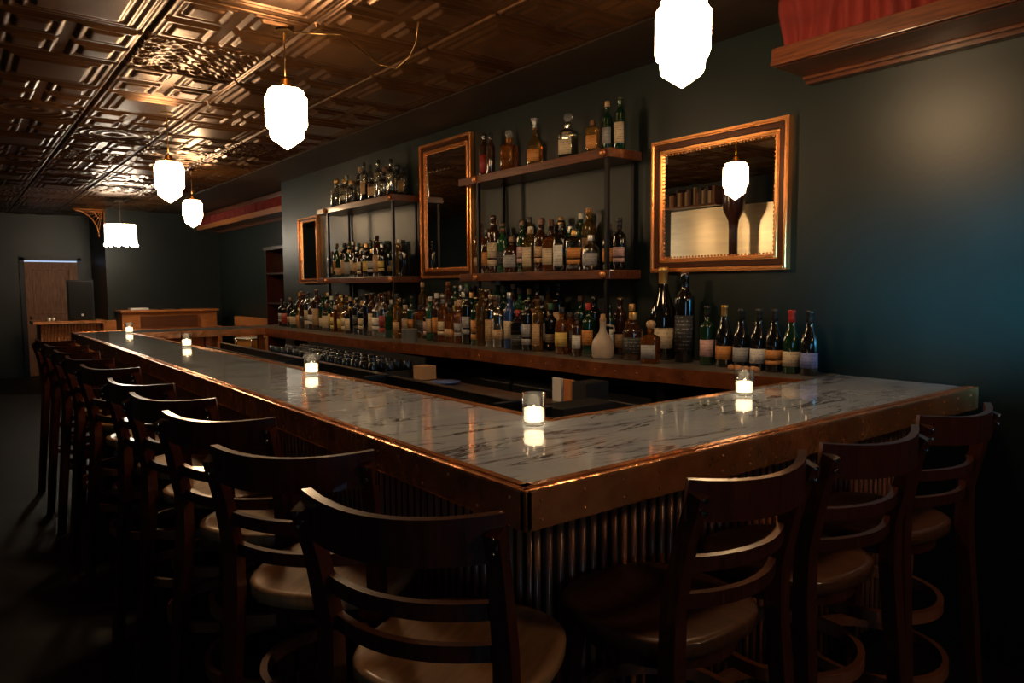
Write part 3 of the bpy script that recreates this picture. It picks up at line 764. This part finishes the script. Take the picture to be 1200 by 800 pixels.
bottle('square', 'amber', 'black', 'black', 3.0, 3.28, zc, .3, 1.05, .95, 'square amber bottle with black label near the yellow-labelled bottle', G3)
bottle('tall', 'dark green', 'white', 'black', 3.03, 2.975, zc, .3, .9, 1, 'green bottle with white label and black cap behind the clay jug handle', G3)
# right end of lower right shelf, past the post
G4 = 'bottles at the right end of the lower right shelf'
bottle('round', 'black', 'orange', 'brown', 3.03, 2.985, z1, .45, .93, 1, 'black bottle with orange-cream label just right of the shelf post', G4)
bottle('straight', 'black', 'pink', 'black', 3.03, 2.90, z1, .45, 1.0, .98, 'black bottle with pink label at the right end of the lower right shelf', G4, var=2)
bottle('squat', 'clear', 'grey', 'silver', 3.0, 3.10, z1, .45, 1.0, 1.0, 'broad clear bottle with grey label left of the post, lower right shelf', G4)
# amber row end of lower left shelf
for k, (y, txt) in enumerate(((5.50, 'left'), (5.435, 'middle'))):
    bottle('slim', 'golden', None, 'white', 3.02, y, z1, .3, .96, 1, f'{txt} golden bottle with long white cap by the tall mirror', 'golden bottles by the tall mirror')
bottle('straight', 'black', None, 'black', 3.02, 5.365, z1, .3, 1.0, 1, 'black bottle at the right end of the lower left shelf', 'golden bottles by the tall mirror')

# clay jug
jg = empty('clay_jug', 'pale clay jug with a small handle and cork stopper on the back counter', 'jug', (2.86, 2.86, zc))
MB().lathe([(.02, .002), (.050, 0), (.060, .012), (.063, .06), (.058, .095), (.040, .125), (.022, .15), (.0165, .17), (.0165, .20), (.019, .203), (.016, .207)], 28).build('body', 'jug_clay', jg)
MB().tube([(.030, -.036, .135), (.040, -.050, .155), (.036, -.046, .18), (.018, -.022, .186), (.010, -.012, .184)], .006, 8).build('handle', 'jug_clay', jg)
MB().lathe([(.015, .203), (.0185, .21), (.0185, .225), (.014, .226), (.014, .245), (.006, .248)], 16).build('stopper', 'cork', jg)
# grey mug
mg = empty('enamel_mug', 'grey enamel mug at the counter edge before the left bottles', 'mug', (2.63, 4.60, zc), .0)
MB().lathe([(.004, 0), (.055, 0), (.057, .004), (.058, .098), (.060, .10), (.055, .10), (.053, .008), (.004, .006)], 28).build('cup', 'grey_enamel', mg)
MB().tube([(.045, -.035, .08), (.066, -.052, .078), (.074, -.058, .055), (.064, -.05, .028), (.045, -.035, .022)], .005, 8).build('handle', 'grey_enamel', mg)
# bits in front of the wine bottles
rc = MB()
for k in range(6): rc.lathe([(.004, -.014), (.013, -.010), (.015, 0), (.012, .010), (.004, .013)], 10, (2.915+.012*math.sin(k*2), 2.06-.028*k, zc+.015), sx=1, sy=1.25)
tag(rc.build('snack_strip', 'bread'), 'small brown twisted strip of corks lying before the wine bottles', 'corks')

# copper-lit glasses in rack under the counter
rk = empty('glass_rack', 'dark rack tray of upturned glasses behind the long bar arm', 'glass rack', (2.2, 4.9, .902))
r = MB(); r.box(2.01, 2.40, 4.02, 5.95, .902, .912); 
for x in (2.005, 2.395): r.box(x, x+.01, 4.02, 5.95, .902, .95)
for y in (4.01, 5.95): r.box(2.005, 2.405, y, y+.01, .902, .95)
child('tray', r, 'black_plastic', rk)
child('back_panel', MB().box(2.406, 2.416, 4.02, 5.95, .902, 1.02), 'black_plastic', rk)
gl_me = MB().lathe([(.033, 0), (.0335, .004), (.027, .088), (.026, .092), (.004, .094), (.004, .086), (.0245, .084), (.0308, .004)], 16).mesh('glass', 'rack_glass')
k = 0
for i in range(3):
    for j in range(15):
        o = link('drinking_glass', gl_me, None, (2.07+.125*i, 4.09+.125*j, .9125)); 
        tag(o, 'upturned clear glass standing in the dark rack behind the bar', 'glass', 'upturned glasses in the rack')
# napkin holder, plate, cards
t_ = empty('card_holder', 'tan cardboard box standing on the work station beyond the glass rack', 'box', (2.32, 3.9, .902)); 
child('box', MB().box(2.28, 2.38, 3.84, 3.95, .9025, .985, .002), 'tan_card', t_)
tag(MB().lathe([(.004, .002), (.05, .0), (.085, .010), (.088, .014), (.05, .006), (.004, .006)], 28, (2.31, 3.62, .902)).build('small_plate', 'blue_plate'), 'small blue dish on the steel work station behind the bar', 'dish')
tag(MB().box(2.37, 2.385, 2.66, 2.725, .9025, 1.02, .001).build('menu_card', 'white_paper'), 'white card standing on the work station near the inner bar corner', 'card')
tag(MB().box(2.36, 2.385, 2.58, 2.63, .9025, 1.02, .001).build('small_book', 'orange_paper'), 'orange-brown booklet standing beside the white card behind the bar', 'booklet')
tag(MB().box(1.90, 2.20, 2.12, 2.27, .902, .99, .004).build('black_box', 'black_plastic'), 'black till box on the work station at the inner bar corner', 'box')
tag(MB().box(2.24, 2.38, 2.34, 2.44, .902, 1.04, .004).build('point_of_sale_terminal', 'black_plastic'), 'upright black device standing beside the black till box', 'device')

# ------------------------------------------------------------------ far end of the room
pn = empty('upright_piano', 'brown wooden upright piano against the far wall, papers on its lid', 'piano', (2.7, 12.5, 0))
child('case', MB().box(2.10, 3.52, 12.55, 13.08, .06, 1.10, .012), 'oak', pn)
child('lid', MB().box(2.08, 3.54, 12.50, 13.08, 1.10, 1.135, .008), 'oak', pn)
kl_ = child('key_lid', MB().box(2.14, 3.48, 12.26, 12.55, .70, .78, .01), 'oak', pn)
sub('keyboard', MB().box(2.20, 3.42, 12.27, 12.50, .781, .792, .002), 'white_paper', kl_, pn)
for x in (2.12, 3.44): child('side_arm', MB().box(x, x+.06, 12.24, 12.55, .0, .86, .01), 'oak', pn)
child('music_desk', MB().box(2.35, 3.2, 12.50, 12.53, .86, 1.04, .006), 'shelf_wood', pn)
ov = MB().tube([(2.78+.22*math.cos(a), 12.56, 1.175+.04*math.sin(a)) for a in [2*PI*k/24 for k in range(24)]], .008, 6, closed=True)
tag(ov.build('headband', 'black_plastic'), 'black oval cable loop lying on top of the piano', 'cable')
tag(MB().box(2.24, 2.50, 12.62, 12.85, 1.136, 1.165, .003).build('paper_stack', 'white_paper'), 'stack of white paper on the left end of the piano lid', 'paper')
# booth counter
bt = empty('booth_counter', 'small fluted wooden counter with copper edge at the far left', 'counter', (1.3, 12.2, 0))
child('worktop', MB().box(.90, 1.80, 11.95, 12.55, .98, 1.02, .004), 'copper', bt)
fb = MB(); fb.box(.98, 1.76, 12.05, 12.08, .05, .98)
for k in range(20): fb.tube([(1.0+k*.04, 12.05, .06), (1.0+k*.04, 12.05, .98)], .012, 6)
fb.box(1.73, 1.76, 12.05, 12.5, .05, .98); fb.box(.98, 1.01, 12.05, 12.5, .05, .98)
child('fluted_panel', fb, 'oak', bt)
tag(MB().box(1.80, 1.98, 12.3, 12.36, 0, 1.0, .006).build('wooden_partition', 'oak'), 'reddish wooden panel between the booth counter and the piano', 'panel')
# loudspeaker
sp = empty('loudspeaker', 'black loudspeaker standing on the far booth counter before the door', 'loudspeaker', (1.5, 12.25, 1.021))
child('cabinet', MB().prism([(1.33, 12.08), (1.67, 12.08), (1.63, 12.42), (1.38, 12.42)], 1.021, 1.60), 'black_plastic', sp)
child('grille', MB().box(1.35, 1.65, 12.066, 12.079, 1.04, 1.585, .005), 'black_steel', sp)
child('badge', MB().box(1.50, 1.53, 12.060, 12.066, 1.085, 1.115, .002), 'white_paper', sp)
for x, lb in ((1.10, 'left of the two small cups on the far booth counter'), (1.15, 'right of the two small cups on the far booth counter')):
    tag(MB().lathe([(.004, 0), (.018, 0), (.022, .05), (.02, .05), (.016, .004), (.004, .003)], 14, (x, 12.05, 1.0205)).build('small_cup', 'white_paper'), lb, 'cup', 'cups on the booth counter')
# door
d = MB(); DX0, DX1 = 1.02, 1.78
d.box(DX0, DX1, YF2-.045, YF2-.002, .01, 1.93)
struct('door_1', d, 'door_wood')
dd = bpy.data.objects['door_1']
for a0, a1, b0, b1 in ((DX0+.1, DX1-.1, 1.05, 1.82), (DX0+.1, DX1-.1, .15, .95)):
    f = MB(); 
    for s_ in ((a0, a1, b1-.03, b1), (a0, a1, b0, b0+.03), (a0, a0+.03, b0, b1), (a1-.03, a1, b0, b1)): f.box(s_[0], s_[1], YF2-.058, YF2-.045, s_[2], s_[3], .004)
    f.build('door_panel', 'door_wood', dd)
MB().ball((DX0+.06, YF2-.075, 1.0), .028, 8).build('door_handle', 'brass', dd)
tr = MB(); tr.box(DX0-.07, DX0, YF2-.04, YF2-.002, 0, 2.0); tr.box(DX1, DX1+.07, YF2-.04, YF2-.002, 0, 2.0); tr.box(DX0-.07, DX1+.07, YF2-.04, YF2-.002, 1.955, 2.03)
struct('trim_1', tr, 'dark_cabinet')
tag(MB().box(DX0, DX1, YF2-.03, YF2-.02, 1.932, 1.953).build('door_leak_glow', 'leak_light'), 'thin bluish glowing strip imitating light leaking above the far door', 'imitated light')  # emissive strip, no lamp: imitates light leaking in over the door
# fretwork corner bracket
fr = MB(); cx, cz, yb = 1.99, 2.70, 12.99
def bar2(a, b_, r_=.008): fr.tube([(a[0], yb, a[1]), (b_[0], yb, b_[1])], r_, 6)
bar2((cx-.42, cz), (cx, cz), .014); bar2((cx, cz), (cx, cz-.42), .014)
arc = [(cx-.40*math.cos(a), yb, cz-.40*math.sin(a)) for a in [PI/2*k/14 for k in range(15)]]
arc = [(x, yb, z) for x, _, z in [(cx-.42+.0*k, 0, 0) for k in range(0)]] or arc
fr.tube([(cx-.40+.32*math.sin(PI/2*k/14)-.0, yb, cz-.02-.40*(1-math.cos(PI/2*k/14))) for k in range(15)], .012, 6)
for k in range(1, 8):
    a = PI/2*k/8; s_ = math.sin(a); tx, tz = cx-.40+.32*s_, cz-.02-.40*(1-math.cos(a)); bar2((cx-.02, cz-.02), (tx, tz), .006)
fr.tube([(cx-.14*math.cos(a), yb, cz-.14*math.sin(a)) for a in [PI/2*k/8 for k in range(9)]], .007, 6)
tag(fr.build('fretwork_bracket', 'oak'), 'fan shaped wooden fretwork bracket under the ceiling at far corner', 'bracket')
# tall dark shelf in alcove
ts = empty('tall_cabinet', 'tall dark open shelf cabinet against the alcove wall at the far end', 'cabinet', (3.6, 9.6, 0))
c_ = MB(); c_.box(3.46, 3.74, 9.05, 9.08, 0, 1.98); c_.box(3.46, 3.74, 9.95, 9.98, 0, 1.98); c_.box(3.44, 3.745, 9.03, 10.0, 1.98, 2.02); c_.box(3.72, 3.74, 9.08, 9.95, 0, 1.98)
child('case', c_, 'stool_wood', ts)
for z in (.3, .8, 1.25, 1.65): child('shelf', MB().box(3.47, 3.72, 9.08, 9.95, z, z+.025), 'stool_wood', ts)
bn = empty('wooden_bench', 'orange-brown wooden bench with panelled back in the alcove', 'bench', (3.5, 11.4, 0))
child('backrest', MB().box(3.66, 3.73, 10.3, 12.1, .4, 1.02, .01), 'oak', bn)
child('seat', MB().box(3.35, 3.66, 10.3, 12.1, .40, .45, .01), 'oak', bn)
for y in (10.3, 12.05): child('leg', MB().box(3.36, 3.73, y, y+.05, 0, .40, .006), 'oak', bn)
# drum
dr = empty('drum', 'orange wooden drum with pale skin standing beyond the far bar arm', 'drum', (2.755, 8.55, 0))
sh_ = child('shell', MB().lathe([(.12, .0), (.125, .66), (.16, .661), (.165, .68), (.17, .885), (.168, .89)], 28, (2.755, 8.55, 0)), 'drum_wood', dr)
child('skin', MB().lathe([(.165, .889), (.165, .897), (.004, .899)], 28, (2.755, 8.55, 0)), 'drum_skin', dr)
child('hoop', MB().tube([(2.755+.174*math.cos(a), 8.55+.174*math.sin(a), .887) for a in [2*PI*k/28 for k in range(28)]], .007, 6, closed=True), 'chrome', dr)
for k in range(6):
    a = 2*PI*k/6+.3; sub('tuning_lug', MB().tube([(2.755+.178*math.cos(a), 8.55+.178*math.sin(a), .72), (2.755+.178*math.cos(a), 8.55+.178*math.sin(a), .89)], .006, 6), 'chrome', sh_, dr)

# ------------------------------------------------------------------ what the wide mirror shows: the left wall
hd = empty('stainless_hood', 'curved polished steel panel on the left wall, seen in the wide mirror', 'panel', (XL, 5.9, 1.8))
hb = MB(); n = 16; rows = []
for k in range(n+1):
    y = 4.68+1.47*k/n; bow = .06*math.sin(PI*k/n)
    rows.append([hb.b.verts.new((XL+.04+bow, y, z)) for z in (1.72, 2.40)]+[hb.b.verts.new((XL+.004, y, z)) for z in (2.40, 1.72)])
for a, c in zip(rows, rows[1:]):
    for i in range(4): f = hb.b.faces.new((a[i], a[(i+1) % 4], c[(i+1) % 4], c[i])); f.smooth = False
hb.b.faces.new(rows[0]); hb.b.faces.new(rows[-1][::-1])
child('steel_sheet', hb, 'bright_stainless', hd)
tag(MB().lathe([(.05, 0), (.05, 2.1), (.06, 2.2), (.12, 2.32), (.13, 2.5), (.13, 2.68)], 16, (XL+.35, 4.99, 0)).build('wooden_column', 'stool_wood'), 'dark flared wooden post before the steel panel, seen in the mirror', 'post')
bs = tag(MB().box(XL+.004, XL+.26, 5.3, 7.2, 2.41, 2.435, .002).build('book_shelf', 'shelf_wood'), 'wooden shelf of books above the steel panel on the left wall', 'shelf')
rng = random.Random(5); y = 5.35; k = 0; tot = 22
words = ['brown', 'tan', 'dark']
while y < 7.1:
    w_ = rng.uniform(.025, .05); c = k % 3
    o = MB().box(XL+.03, XL+.03+rng.uniform(.15, .2), y, y+w_-.002, 2.436, 2.436+rng.uniform(.15, .22), .002).build('book', ['book_brown', 'book_tan', 'book_dark'][c])
    tag(o, f'upright {words[c]} book on the shelf over the steel panel', 'book', f'{words[c]} books on the high shelf')
    y += w_+rng.uniform(0, .006); k += 1
